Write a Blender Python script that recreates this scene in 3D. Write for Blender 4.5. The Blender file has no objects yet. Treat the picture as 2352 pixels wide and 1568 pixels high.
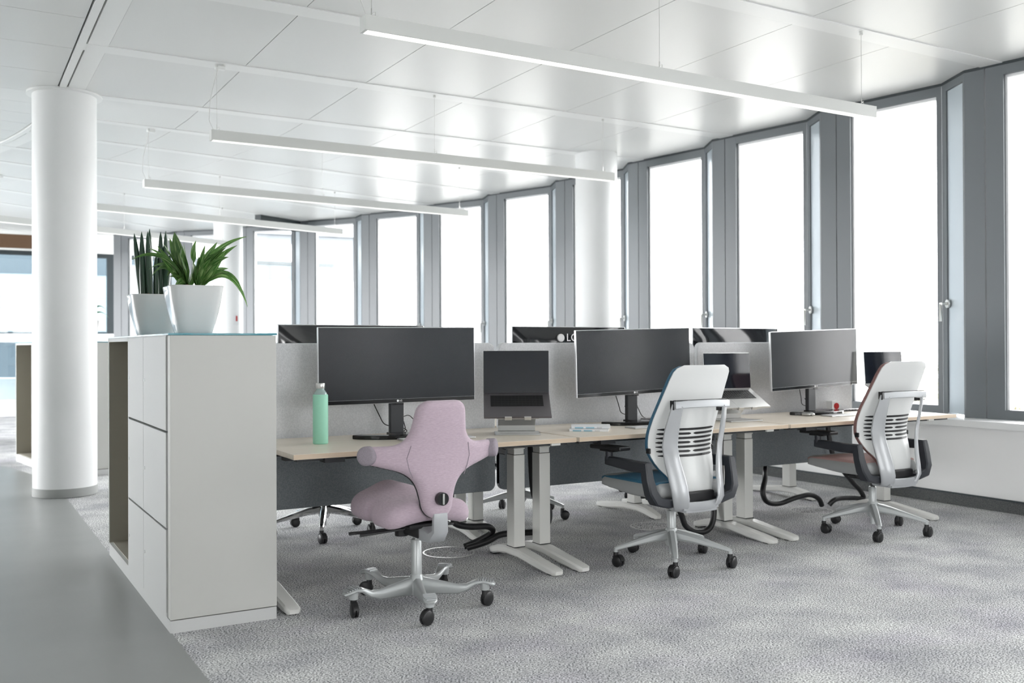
import bpy, bmesh, math, random
import numpy as np
from mathutils import Matrix, Vector
random.seed(7)
sc = bpy.context.scene
C = sc.collection
PI = math.pi

# ------------------------------------------------------------------ camera
F_PX, YAW, PITCH, ROLL, CAM_H = 2214.6, 1.04313179, -0.00496309, -0.00407657, 1.25
def _lev(w):
    x, y, z = w
    c, s = math.cos(PITCH), math.sin(PITCH); y, z = c*y - s*z, s*y + c*z
    c, s = math.cos(ROLL), math.sin(ROLL); return (c*x - s*y, s*x + c*y, z)
_a = _lev((math.sin(YAW), 0, math.cos(YAW)))
_b = _lev((-math.cos(YAW), 0, math.sin(YAW)))
_u = _lev((0, -1, 0))
cd = bpy.data.cameras.new('camera')
cam = bpy.data.objects.new('camera', cd); C.objects.link(cam)
# rows of the rotation = world axes seen by the camera (x right, y up, z back)
R = Matrix(((_a[0], -_a[1], -_a[2]), (_b[0], -_b[1], -_b[2]), (_u[0], -_u[1], -_u[2])))
cam.matrix_world = Matrix.Translation((0, 0, CAM_H)) @ R.to_4x4()
cd.sensor_width = 36; cd.sensor_fit = 'HORIZONTAL'; cd.lens = F_PX*36/2352
cd.clip_start = .05; cd.clip_end = 400
cd.dof.use_dof = True; cd.dof.focus_distance = 5.2; cd.dof.aperture_fstop = 2.6
sc.camera = cam

# ------------------------------------------------------------------ sky, exposure
w = bpy.data.worlds.new('overcast_sky'); sc.world = w; w.use_nodes = True
bg = w.node_tree.nodes['Background']
bg.inputs[0].default_value = (.985, .99, 1.0, 1); bg.inputs[1].default_value = 5.2
sc.view_settings.view_transform = 'Standard'; sc.view_settings.look = 'None'
sc.view_settings.gamma = 1.0; sc.view_settings.use_curve_mapping = False
sc.view_settings.exposure = 1.6
sc.cycles.use_denoising = True
sc.cycles.max_bounces = 10; sc.cycles.diffuse_bounces = 6; sc.cycles.glossy_bounces = 4
sc.cycles.transmission_bounces = 6; sc.cycles.transparent_max_bounces = 12
sc.cycles.sample_clamp_indirect = 6.0; sc.cycles.caustics_reflective = False; sc.cycles.caustics_refractive = False

# the building is straight up to Y = 9 and then follows an arc; (X, t) -> plan
ACX, RAD = -8.76, 15.73
def T(x, t):
    if t <= 9: return (x, t)
    a = (t - 9)/RAD; r = x - ACX
    return (ACX + r*math.cos(a), 9 + r*math.sin(a))
def Tang(t): return 0 if t <= 9 else (t - 9)/RAD

def portal(x, y, z, sx, sy, rz):                       # sky portals in the window openings
    l = bpy.data.lights.new('sky_portal', 'AREA'); l.shape = 'RECTANGLE'; l.size = sx; l.size_y = sy
    l.cycles.is_portal = True
    o = bpy.data.objects.new('sky_portal', l); C.objects.link(o)
    d = Vector((math.cos(rz), math.sin(rz), 0))         # light direction (into the room)
    o.rotation_euler = d.to_track_quat('-Z', 'Y').to_euler(); o.location = (x, y, z)
portal(7.35, .4, 2.0, 17.6, 2.8, PI)
for tt in (11.4, 16.4):
    px, py = T(7.3, tt); portal(px, py, 2.0, 5.2, 2.8, PI + Tang(tt))
portal(2.9, -8.2, 2.0, 3.4, 2.9, PI/2)
portal(-6.15, -4.05, 1.95, 5, 2.6, 0)
portal(0.6, 20.4, 2.0, 9.5, 3.0, -PI/2)

# ------------------------------------------------------------------ materials
MATS = {}
def mat(name, col, rough=.5, metal=0, spec=.5, noise=None, bump=None, coat=0, emit=None, sheen=0):
    m = bpy.data.materials.new(name); m.use_nodes = True; nt = m.node_tree
    b = nt.nodes['Principled BSDF']
    b.inputs['Base Color'].default_value = (*col, 1); b.inputs['Roughness'].default_value = rough
    b.inputs['Metallic'].default_value = metal; b.inputs['Specular IOR Level'].default_value = spec
    if coat: b.inputs['Coat Weight'].default_value = coat; b.inputs['Coat Roughness'].default_value = .05
    if sheen: b.inputs['Sheen Weight'].default_value = sheen
    if emit: b.inputs['Emission Color'].default_value = (*emit[0], 1); b.inputs['Emission Strength'].default_value = emit[1]
    if noise or bump:
        tc = nt.nodes.new('ShaderNodeTexCoord')
    if noise:                                           # (scale, second colour, stretch, contrast)
        mp = nt.nodes.new('ShaderNodeMapping'); mp.inputs['Scale'].default_value = noise[2]
        n = nt.nodes.new('ShaderNodeTexNoise'); n.inputs['Scale'].default_value = noise[0]; n.inputs['Detail'].default_value = 4
        r = nt.nodes.new('ShaderNodeValToRGB')
        r.color_ramp.elements[0].position = .5 - noise[3]; r.color_ramp.elements[1].position = .5 + noise[3]
        r.color_ramp.elements[0].color = (*col, 1); r.color_ramp.elements[1].color = (*noise[1], 1)
        nt.links.new(tc.outputs['Object'], mp.inputs[0]); nt.links.new(mp.outputs[0], n.inputs['Vector'])
        nt.links.new(n.outputs['Fac'], r.inputs[0]); nt.links.new(r.outputs[0], b.inputs['Base Color'])
    if bump:                                            # (scale, strength, distance)
        n = nt.nodes.new('ShaderNodeTexNoise'); n.inputs['Scale'].default_value = bump[0]; n.inputs['Detail'].default_value = 2
        bp = nt.nodes.new('ShaderNodeBump'); bp.inputs['Strength'].default_value = bump[1]; bp.inputs['Distance'].default_value = bump[2]
        nt.links.new(tc.outputs['Object'], n.inputs['Vector']); nt.links.new(n.outputs['Fac'], bp.inputs['Height'])
        nt.links.new(bp.outputs[0], b.inputs['Normal'])
    MATS[name] = m; return m
ONE = (1, 1, 1)
mat('ceiling_metal', (.77, .78, .77), .36, 0, .4)
mat('rib_white', (.86, .87, .86), .4)
mat('gap_dark', (.03, .03, .03), .8)
mat('white_paint', (.84, .85, .84), .6)
mat('wall_white', (.90, .90, .895), .6)
mat('wall_grey', (.28, .285, .29), .7)
mat('column_white', (.84, .85, .85), .5)
mat('column_base', (.36, .37, .36), .5)
mat('frame_grey', (.15, .165, .178), .38, 0, .5)
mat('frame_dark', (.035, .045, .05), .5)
mat('flap_metal', (.60, .67, .72), .25, .3, .5)
mat('steel', (.62, .62, .6), .28, 1)
mat('chrome', (.75, .75, .75), .12, 1)
mat('sill', (.82, .83, .83), .35)
mat('skirting', (.055, .06, .06), .9, noise=(300, (.15, .155, .155), ONE, .12))
mat('lino', (.27, .28, .275), .36, 0, .5, noise=(3, (.30, .31, .305), ONE, .3))
mat('lamp_white', (.72, .73, .71), .45)
mat('lamp_diffuser', (.9, .9, .88), .5, emit=((1, .98, .94), .28))
mat('cable_white', (.75, .75, .73), .5)
mat('locker_face', (.60, .605, .60), .55, 0, .2)
mat('locker_side', (.56, .56, .535), .5, 0, .3)
mat('locker_inside', (.33, .31, .26), .6)
mat('pot_white', (.72, .72, .71), .12, 0, .5, coat=.6)
mat('soil', (.16, .055, .03), .9, noise=(90, (.30, .11, .06), ONE, .15))
mat('sansevieria', (.012, .04, .022), .35, noise=(6, (.03, .075, .04), (8, 8, .6), .15))
mat('oak', (.74, .66, .555), .36, 0, .4, noise=(9, (.80, .73, .64), (.35, 6, 6), .2))
mat('oak_edge', (.56, .44, .32), .5, noise=(14, (.66, .54, .41), (.5, .5, 12), .2))
mat('desk_dark', (.015, .016, .018), .5)
mat('desk_leg', (.66, .66, .63), .4, .15)
mat('foot_white', (.76, .76, .73), .38)
mat('felt_light', (.66, .67, .69), .95, noise=(160, (.76, .77, .79), ONE, .12), bump=(500, .3, .002))
mat('felt_shaded', (.19, .21, .225), .95, noise=(160, (.25, .27, .285), ONE, .12), bump=(500, .3, .002))
mat('monitor_face', (.007, .010, .013), .20, 0, .42)
mat('monitor_chin', (.004, .004, .005), .08, 0, .5)
mat('monitor_silver', (.70, .71, .72), .3, .6)
mat('monitor_back', (.008, .009, .011), .07, 0, .6, coat=.5)
mat('stand_dark', (.025, .027, .03), .35, .2)
mat('black_plastic', (.012, .012, .013), .42)
mat('black_gloss', (.008, .008, .009), .15)
mat('logo_white', (.85, .85, .85), .5)
mat('alu', (.68, .68, .67), .3, .85)
mat('alu_dark', (.17, .16, .17), .34, .75)
mat('laptop_screen', (.004, .006, .012), .06, 0, .6)
mat('key_black', (.01, .01, .011), .5)
mat('key_white', (.82, .82, .82), .45)
mat('key_bed', (.6, .6, .6), .4)
mat('mint', (.33, .68, .51), .55, 0, .4)
mat('paper', (.80, .81, .82), .7)
mat('print_blue', (.30, .50, .60), .7)
mat('red', (.45, .01, .012), .4)
mat('lilac', (.58, .475, .54), .95, noise=(170, (.46, .36, .425), (.35, .35, 3), .2), bump=(420, .5, .003), sheen=.15)
mat('lilac_end', (.33, .29, .33), .95, noise=(200, (.27, .24, .27), ONE, .2), bump=(420, .4, .002))
mat('chair_silver', (.50, .515, .53), .36, .3)
mat('chair_light', (.50, .52, .52), .36, .3)
mat('shell_white', (.80, .81, .80), .45)
mat('seat_grey', (.36, .37, .37), .5)
mat('fabric_blue', (.03, .12, .20), .5, noise=(120, (.045, .15, .24), ONE, .2))
mat('fabric_brown', (.12, .06, .06), .7, noise=(120, (.36, .20, .18), ONE, .4))
mat('seat_rose', (.42, .27, .25), .6)
mat('arm_dark', (.028, .031, .038), .42)
mat('wood_brown', (.13, .07, .035), .5)
mat('strip_white', (.85, .86, .87), .7)
mat('tree_washed', (.30, .32, .24), .8, noise=(2, (.44, .40, .33), ONE, .2))  # leaf colours whitened, so the washed-out haze is painted in
mat('bark', (.12, .09, .06), .9)
mat('facade_pale', (.26, .28, .30), .7)
mat('facade_blue', (.07, .085, .10), .3)
mat('ground', (.36, .36, .35), .9)
mat('outlet_metal', (.62, .63, .62), .4, .3)

def glass(name, tint, refl=.5):
    m = bpy.data.materials.new(name); m.use_nodes = True; nt = m.node_tree
    nt.nodes.remove(nt.nodes['Principled BSDF']); out = nt.nodes['Material Output']
    t = nt.nodes.new('ShaderNodeBsdfTransparent'); t.inputs[0].default_value = (*tint, 1)
    g = nt.nodes.new('ShaderNodeBsdfGlossy'); g.inputs['Roughness'].default_value = .02
    f = nt.nodes.new('ShaderNodeFresnel'); f.inputs[0].default_value = 1.45
    mu = nt.nodes.new('ShaderNodeMath'); mu.operation = 'MULTIPLY'; mu.inputs[1].default_value = refl
    x = nt.nodes.new('ShaderNodeMixShader')
    nt.links.new(f.outputs[0], mu.inputs[0]); nt.links.new(mu.outputs[0], x.inputs[0])
    nt.links.new(t.outputs[0], x.inputs[1]); nt.links.new(g.outputs[0], x.inputs[2]); nt.links.new(x.outputs[0], out.inputs[0])
    MATS[name] = m
glass('window_glass', (.985, .985, .98), .8)
glass('end_glass', (.62, .68, .70), 1.0)
mat('glass_top', (.10, .30, .36), .04, 0, .5)
mat('bottle_glass', (.32, .42, .40), .05, 0, .5)

def carpet():
    m = bpy.data.materials.new('carpet'); m.use_nodes = True; nt = m.node_tree; N = nt.nodes; L = nt.links
    b = N['Principled BSDF']; b.inputs['Roughness'].default_value = 1; b.inputs['Specular IOR Level'].default_value = .1
    tc = N.new('ShaderNodeTexCoord')
    def noise(scale, detail=2, stretch=(1, 1, 1), rz=0):
        mp = N.new('ShaderNodeMapping'); mp.inputs['Scale'].default_value = stretch; mp.inputs['Rotation'].default_value = (0, 0, rz)
        n = N.new('ShaderNodeTexNoise'); n.inputs['Scale'].default_value = scale; n.inputs['Detail'].default_value = detail
        L.new(tc.outputs['Object'], mp.inputs[0]); L.new(mp.outputs[0], n.inputs['Vector']); return n.outputs['Fac']
    def ramp(f, p0, c0, p1, c1):
        r = N.new('ShaderNodeValToRGB'); e = r.color_ramp.elements
        e[0].position = p0; e[0].color = (*c0, 1); e[1].position = p1; e[1].color = (*c1, 1); L.new(f, r.inputs[0]); return r.outputs[0]
    def mix(t, f, a, bb):
        x = N.new('ShaderNodeMix'); x.data_type = 'RGBA'; x.blend_type = t
        if isinstance(f, float): x.inputs['Factor'].default_value = f
        else: L.new(f, x.inputs['Factor'])
        L.new(a, x.inputs[6]); L.new(bb, x.inputs[7]); return x.outputs[2]
    fine = noise(125, 3, (1, 1.35, 1), .4)
    speck = ramp(fine, .41, (.15, .153, .16), .57, (.95, .955, .95))
    patch = ramp(noise(2.6, 6), .35, (.70, .70, .73), .65, (1.05, 1.05, 1.04))
    tint = ramp(noise(1.3, 3, (1, 1.6, 1)), .52, (1, 1, 1), .75, (.90, .87, .94))
    c = mix('MULTIPLY', 1.0, speck, patch); c = mix('MULTIPLY', 1.0, c, tint)
    L.new(c, b.inputs['Base Color'])
    bp = N.new('ShaderNodeBump'); bp.inputs['Strength'].default_value = .6; bp.inputs['Distance'].default_value = .004
    L.new(fine, bp.inputs['Height']); L.new(bp.outputs[0], b.inputs['Normal']); MATS['carpet'] = m
carpet()
def leafmat():
    m = bpy.data.materials.new('leaf'); m.use_nodes = True; nt = m.node_tree; N = nt.nodes; L = nt.links
    b = N['Principled BSDF']; b.inputs['Roughness'].default_value = .35
    uv = N.new('ShaderNodeUVMap'); sp = N.new('ShaderNodeSeparateXYZ'); L.new(uv.outputs[0], sp.inputs[0])
    mp = N.new('ShaderNodeMapping'); mp.inputs['Scale'].default_value = (9, 1.6, 1); L.new(uv.outputs[0], mp.inputs[0])
    n = N.new('ShaderNodeTexNoise'); n.inputs['Scale'].default_value = 2.2; n.inputs['Detail'].default_value = 3; L.new(mp.outputs[0], n.inputs['Vector'])
    oi = N.new('ShaderNodeObjectInfo')
    r = N.new('ShaderNodeValToRGB'); e = r.color_ramp.elements
    e[0].position = .50; e[0].color = (.03, .10, .015, 1); e[1].position = .66; e[1].color = (.30, .44, .17, 1)
    L.new(n.outputs['Fac'], r.inputs[0])
    hs = N.new('ShaderNodeHueSaturation'); mr = N.new('ShaderNodeMapRange')
    mr.inputs['To Min'].default_value = .75; mr.inputs['To Max'].default_value = 1.6
    L.new(oi.outputs['Random'], mr.inputs['Value']); L.new(mr.outputs[0], hs.inputs['Value']); L.new(r.outputs[0], hs.inputs['Color'])
    L.new(hs.outputs[0], b.inputs['Base Color'])
    t = N.new('ShaderNodeBsdfTranslucent'); L.new(hs.outputs[0], t.inputs[0])
    x = N.new('ShaderNodeMixShader'); x.inputs[0].default_value = .25
    L.new(b.outputs[0], x.inputs[1]); L.new(t.outputs[0], x.inputs[2]); L.new(x.outputs[0], N['Material Output'].inputs[0]); MATS['leaf'] = m
leafmat()

# ------------------------------------------------------------------ mesh helpers
class MB:
    def __init__(s): s.v = []; s.f = []; s.uv = None
    def add(s, v, f, M=None):
        k = len(s.v)
        s.v += [tuple(M @ Vector(p)) if M else tuple(p) for p in v]; s.f += [tuple(i + k for i in q) for q in f]; return s
    def box(s, c, d, rz=0, M=None):
        x, y, z = d[0]/2, d[1]/2, d[2]/2
        v = [(a*x, b*y, e*z) for a in (-1, 1) for b in (-1, 1) for e in (-1, 1)]
        m = Matrix.Translation(c) @ Matrix.Rotation(rz, 4, 'Z')
        if M: m = M @ m
        return s.add(v, [(0, 1, 3, 2), (4, 6, 7, 5), (0, 4, 5, 1), (2, 3, 7, 6), (0, 2, 6, 4), (1, 5, 7, 3)], m)
    def span(s, x0, x1, y0, y1, z0, z1, M=None):
        return s.box(((x0+x1)/2, (y0+y1)/2, (z0+z1)/2), (x1-x0, y1-y0, z1-z0), 0, M)
    def seg(s, P, Q, z0, z1, th, off=0):                # wall box over plan segment P-Q; off > 0 to the right of P->Q
        dx, dy = Q[0]-P[0], Q[1]-P[1]; l = math.hypot(dx, dy); nx, ny = dy/l, -dx/l
        a, b = off, off + th
        q = [(P[0]+nx*a, P[1]+ny*a), (Q[0]+nx*a, Q[1]+ny*a), (Q[0]+nx*b, Q[1]+ny*b), (P[0]+nx*b, P[1]+ny*b)]
        return s.prism(q, z0, z1)
    def prism(s, poly, z0, z1, M=None):
        n = len(poly); v = [(*p, z0) for p in poly] + [(*p, z1) for p in poly]
        f = [tuple(range(n))[::-1], tuple(range(n, 2*n))] + [(i, (i+1) % n, n+(i+1) % n, n+i) for i in range(n)]
        return s.add(v, f, M)
    def loft(s, rings, cap=(True, True), closed=True, M=None):
        n = len(rings[0]); v = [p for r in rings for p in r]; f = []
        for k in range(len(rings)-1):
            for i in range(n if closed else n-1):
                j = (i+1) % n; f.append((k*n+i, k*n+j, (k+1)*n+j, (k+1)*n+i))
        if cap[0]: f.append(tuple(range(n))[::-1])
        if cap[1]: f.append(tuple(range((len(rings)-1)*n, len(rings)*n)))
        return s.add(v, f, M)
    def cyl(s, p, q, r0, r1=None, n=16, caps=True):
        return s.tube([p, q], [r0, r0 if r1 is None else r1], n, caps)
    def tube(s, pts, r, n=8, caps=True):
        P = [Vector(p) for p in pts]; rr = r if isinstance(r, (list, tuple)) else [r]*len(P); rings = []
        up = None
        for i, p in enumerate(P):
            d = (P[min(i+1, len(P)-1)] - P[max(i-1, 0)]).normalized()
            if up is None:
                up = d.orthogonal().normalized()
            else:
                up = (up - d*up.dot(d)).normalized()
            sd = d.cross(up)
            rings.append([tuple(p + (up*math.cos(2*PI*k/n) + sd*math.sin(2*PI*k/n))*rr[i]) for k in range(n)])
        return s.loft(rings, (caps, caps))
    def sweep(s, pts, sizes, xdir=(1, 0, 0), bev=.3):   # octagonal bar along a path; sizes (w along xdir, d across)
        P = [Vector(p) for p in pts]; X = Vector(xdir); rings = []
        for i, p in enumerate(P):
            d = (P[min(i+1, len(P)-1)] - P[max(i-1, 0)]).normalized()
            x = (X - d*X.dot(d)).normalized(); y = d.cross(x)
            w, h = (sizes[i] if isinstance(sizes, list) else sizes); w /= 2; h /= 2; e = bev*min(w, h)
            rings.append([tuple(p + x*a + y*b) for a, b in ((-w, -h+e), (-w+e, -h), (w-e, -h), (w, -h+e), (w, h-e), (w-e, h), (-w+e, h), (-w, h-e))])
        return s.loft(rings)
    def lathe(s, prof, n=24, c=(0, 0, 0)):
        return s.loft([[(c[0]+r*math.cos(2*PI*k/n), c[1]+r*math.sin(2*PI*k/n), c[2]+z) for k in range(n)] for r, z in prof])
    def ball(s, c, r, n=10, m=6, sq=(1, 1, 1)):
        return s.loft([[(c[0]+r*sq[0]*math.sin(a)*math.cos(2*PI*k/n), c[1]+r*sq[1]*math.sin(a)*math.sin(2*PI*k/n), c[2]-r*sq[2]*math.cos(a)) for k in range(n)]
                       for a in [PI*(j+.15)/(m+.3) for j in range(m+1)]])
    def build(s, name, m, parent=None, smooth=None, bevel=None, loc=None, subsurf=0):
        me = bpy.data.meshes.new(name); me.from_pydata(s.v, [], s.f); me.update()
        bm = bmesh.new(); bm.from_mesh(me); bmesh.ops.recalc_face_normals(bm, faces=bm.faces); bm.to_mesh(me); bm.free()
        if s.uv is not None:
            l = me.uv_layers.new(name='UVMap')
            for lp in me.loops: l.data[lp.index].uv = s.uv[lp.vertex_index]
        me.materials.append(MATS[m] if isinstance(m, str) else m)
        if smooth:
            me.polygons.foreach_set('use_smooth', [True]*len(me.polygons)); me.set_sharp_from_angle(angle=math.radians(smooth))
        o = bpy.data.objects.new(name, me); C.objects.link(o)
        if parent: o.parent = parent
        if loc: o.location = loc
        if subsurf:
            q = o.modifiers.new('s', 'SUBSURF'); q.levels = q.render_levels = subsurf
        if bevel:
            q = o.modifiers.new('b', 'BEVEL'); q.width = bevel; q.segments = 2; q.limit_method = 'ANGLE'; q.angle_limit = math.radians(40)
        return o
def tag(o, label, cat=None, group=None):
    o['label'] = label
    if cat: o['category'] = cat
    if group: o['group'] = group
    return o
def thing(name, label, cat, loc=(0, 0, 0), rz=0, group=None):
    o = bpy.data.objects.new(name, None); C.objects.link(o); o.empty_display_size = .1
    o.location = loc; o.rotation_euler = (0, 0, rz); return tag(o, label, cat, group)
def root_struct(name, loc=(0, 0, 0), label=None):
    o = bpy.data.objects.new(name, None); C.objects.link(o); o.location = loc; o['kind'] = 'structure'
    if label: o['label'] = label
    return o
def struct(o, label=None):
    o['kind'] = 'structure'
    if label: o['label'] = label
    return o
def dup(o, parent=None):
    c = o.copy(); C.objects.link(c); c.parent = parent
    for ch in list(o.children): dup(ch, c)
    return c
def sdf(fn, lo, hi, h):
    ax = [np.arange(lo[i]-h, hi[i]+2*h, h) for i in range(3)]
    G = np.meshgrid(*ax, indexing='ij'); V = fn(*G)
    n = [q-1 for q in V.shape]; S = np.zeros((*n, 3)); cnt = np.zeros(n)
    cs = [(a, b, c) for a in (0, 1) for b in (0, 1) for c in (0, 1)]
    sl = lambda c: V[c[0]:c[0]+n[0], c[1]:c[1]+n[1], c[2]:c[2]+n[2]]
    for a in cs:
        for k in range(3):
            if a[k]: continue
            b = list(a); b[k] = 1; va, vb = sl(a), sl(b); mk = (va < 0) != (vb < 0)
            t = np.where(mk, va/np.where(mk, va-vb, 1), 0)
            for q in range(3): S[..., q] += np.where(mk, a[q] + (t if q == k else 0), 0)
            cnt += mk
    idx = -np.ones(n, int); m = cnt > 0; idx[m] = np.arange(m.sum())
    I = np.argwhere(m); P = (I + S[m]/cnt[m][:, None])*h + np.array([a[0] for a in ax])
    fs = []
    for k in range(3):
        a = [slice(None)]*3; b = [slice(None)]*3; a[k] = slice(0, -1); b[k] = slice(1, None)
        E = np.argwhere((V[tuple(a)] < 0) != (V[tuple(b)] < 0)); u, v = (k+1) % 3, (k+2) % 3
        E = E[(E[:, u] > 0) & (E[:, v] > 0) & (E[:, u] < n[u]) & (E[:, v] < n[v])]
        q = []
        for du, dv in ((1, 1), (0, 1), (0, 0), (1, 0)):
            e = E.copy(); e[:, u] -= du; e[:, v] -= dv; q.append(idx[e[:, 0], e[:, 1], e[:, 2]])
        fs += list(zip(*q))
    b = MB(); b.v = [tuple(map(float, p)) for p in P]; b.f = [tuple(map(int, f)) for f in fs if min(f) >= 0]; return b
def smin(a, b, k):
    h = np.clip(.5 + .5*(b-a)/k, 0, 1); return b*(1-h) + a*h - k*h*(1-h)
def rbox(x, y, z, c, d, r):
    qx, qy, qz = abs(x-c[0])-d[0]+r, abs(y-c[1])-d[1]+r, abs(z-c[2])-d[2]+r
    return np.sqrt(np.maximum(qx, 0)**2+np.maximum(qy, 0)**2+np.maximum(qz, 0)**2)+np.minimum(np.maximum(qx, np.maximum(qy, qz)), 0)-r
def cubic(xs, ys, x):                                    # smooth interpolation
    xs = np.array(xs); ys = np.array(ys); m = np.gradient(ys, xs); i = int(np.clip(np.searchsorted(xs, x)-1, 0, len(xs)-2))
    h = xs[i+1]-xs[i]; t = min(max((x-xs[i])/h, 0), 1)
    return float((2*t**3-3*t*t+1)*ys[i]+(t**3-2*t*t+t)*h*m[i]+(-2*t**3+3*t*t)*ys[i+1]+(t**3-t*t)*h*m[i+1])

# ------------------------------------------------------------------ room shell
ZC = 3.42
TMIN, TMAX = -8.0, 26.0
def box_struct(name, x0, x1, y0, y1, z0, z1, m): return struct(MB().span(x0, x1, y0, y1, z0, z1).build(name, m))
def tlist(t0, t1, step=.8):
    n = max(1, int(math.ceil((t1-t0)/step))) if t1 > 9 else 1
    return [t0+(t1-t0)*i/n for i in range(n+1)]
def strip(b, x0, x1, t0, t1, z0, z1):                    # a slab in plan coordinates (X, t)
    ts = tlist(t0, t1); poly = [T(x0, t) for t in ts] + [T(x1, t) for t in ts[::-1]]
    return b.prism(poly, z0, z1)
def strip_long(name, x0, x1, z0, z1, m, parent=None, t0=TMIN, t1=TMAX):
    b = MB(); ts = [t0, 9.0] + [9+i*.75 for i in range(1, int((t1-9)/.75)+1)]
    rings = [[(*T(x0, t), z0), (*T(x1, t), z0), (*T(x1, t), z1), (*T(x0, t), z1)] for t in ts]
    b.loft(rings); return b.build(name, m, parent, smooth=30)
struct(strip_long('floor', .836, 7.3, -.12, 0, 'carpet'), 'mottled grey loop carpet under the desks')
struct(strip_long('floor_corridor', -6, .836, -.12, .002, 'lino'), 'smooth light grey corridor floor beside the lockers')
struct(strip_long('wall_right', 6.79, 7.25, -.1, .62, 'wall_white'), 'white parapet wall below the windows')
sl = struct(strip_long('trim_1', 6.70, 7.2, .62, .67, 'sill'), 'white window sill')
struct(strip_long('baseboard_right', 6.765, 6.79, 0, .095, 'skirting'), 'grey carpet skirting along the parapet')
struct(strip_long('trim_2', 6.755, 6.765, .088, .098, 'frame_dark'))
struct(strip_long('wall_left', -6.2, -6, 0, ZC, 'wall_white', t0=-1.46))
box_struct('wall_left_near', -6.2, -6, -8, -6.6, 0, ZC, 'wall_white')
def left_windows():
    r = root_struct('window_32', (-6, -1.5, 0), 'window band on the left behind the camera')
    for z0, z1, m in ((0, .6, 'white_paint'), (3.2, ZC, 'white_paint')): MB().span(-.2, 0, -5.1, .04, z0, z1).build('spandrel', m, r)
    for i in range(4): MB().span(-.12, -.02, -5.1+i*1.7-.04, -5.1+i*1.7+.04, .6, 3.2).build('mullion', 'frame_grey', r)
    for i in range(3): MB().span(-.08, -.07, -5.06+i*1.7, -3.44+i*1.7, .6, 3.2).build('pane', 'window_glass', r)

# ceiling with single panels
ceil = root_struct('ceiling', (0, 0, ZC), 'white metal panel ceiling with cross ribs')
cb = strip_long('ceiling_void', -6, 7.35, ZC+.035, ZC+.06, 'gap_dark'); cb.parent = ceil; cb.location = (0, 0, -ZC)
XS = [.985 + .985*i for i in range(6)] + [7.19]
RIBS = [9 + 1.475*k for k in range(-11, 12)]
def panel(x0, x1, t0, t1, nm='ceiling_panel', g=.003, z=0, th=.03, m='ceiling_metal'):
    ts = tlist(t0+g, t1-g, .75); b = MB()
    poly = [T(x0+g, t) for t in ts] + [T(x1-g, t) for t in ts[::-1]]
    b.prism(poly, z, z+th); return b.build(nm, m, ceil)
for k in range(len(RIBS)-1):
    a, e = RIBS[k]+.0775, RIBS[k+1]-.0775
    if e < -3: continue
    for i in range(6):
        panel(XS[i], XS[i+1], a, e)
    panel(.835, 7.19, RIBS[k]-.084, RIBS[k]+.084, 'ceiling_rib', 0, -.006, .03, 'rib_white')
    for q in range(2):
        t0 = RIBS[k] + 1.475*q/2 + .1; panel(-2.4, .775, t0, t0+1.475/2, 'ceiling_panel')
struct(strip_long('trim_3', .85, .985, ZC-.004, ZC+.03, 'rib_white'), 'flat white ceiling band over the column')
struct(strip_long('trim_4', .785, .835, ZC-.012, ZC+.03, 'rib_white'))
struct(strip_long('trim_5', .838, .848, ZC+.02, ZC+.03, 'gap_dark'))
struct(strip_long('ceiling_hall', -6, -2.4, ZC, ZC+.03, 'ceiling_metal'))
# end walls
left_windows()
def glazed_end(name, Y, sgn, X0, X1, mull, gmat, label):
    r = root_struct(name, (0, Y, 0), label); t = .12*sgn
    def p(nm, x0, x1, z0, z1, m, y0=0, y1=None):
        y1 = t if y1 is None else y1
        return MB().span(x0, x1, min(y0, y1), max(y0, y1), z0, z1).build(nm, m, r)
    p('bulkhead', X0, X1, 3.06, ZC, 'white_paint'); p('head_rail', X0, X1, 2.98, 3.06, 'frame_dark')
    p('parapet', X0, X1, 0, .3, 'white_paint')
    ed = [X0] + mull + [X1]
    for x in mull: p('mullion', x-.1, x+.1, .3, 2.98, 'frame_dark', -.02*sgn, t)
    for a, b in zip(ed[:-1], ed[1:]):
        p('pane', a+(.1 if a in mull else 0), b-(.1 if b in mull else 0), .3, 2.98, gmat, .05*sgn, .056*sgn)
    p('transom', X0, X1, 1.36, 1.52, 'strip_white', -.03*sgn, .0)
    return r
glazed_end('window_30', 20.0, 1, -6, 7.2, [-3.2, -1.3, .55, 2.72, 3.62], 'end_glass', 'dark framed glazing at the far end of the office')
box_struct('wall_back', -6.2, 1.2, -8.2, -8.0, 0, ZC, 'wall_white')
box_struct('wall_back_corner', 4.6, 7.2, -8.2, -8.0, 0, ZC, 'wall_grey')  # unseen wall, grey chosen to darken what the near monitor reflects
glazed_end('window_31', -8.0, -1, 1.2, 4.6, [2.3, 3.4], 'window_glass', 'unseen glazing behind the camera, added to light the locker front')  # unseen, added to brighten the locker front, set clear of screen reflections
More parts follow.
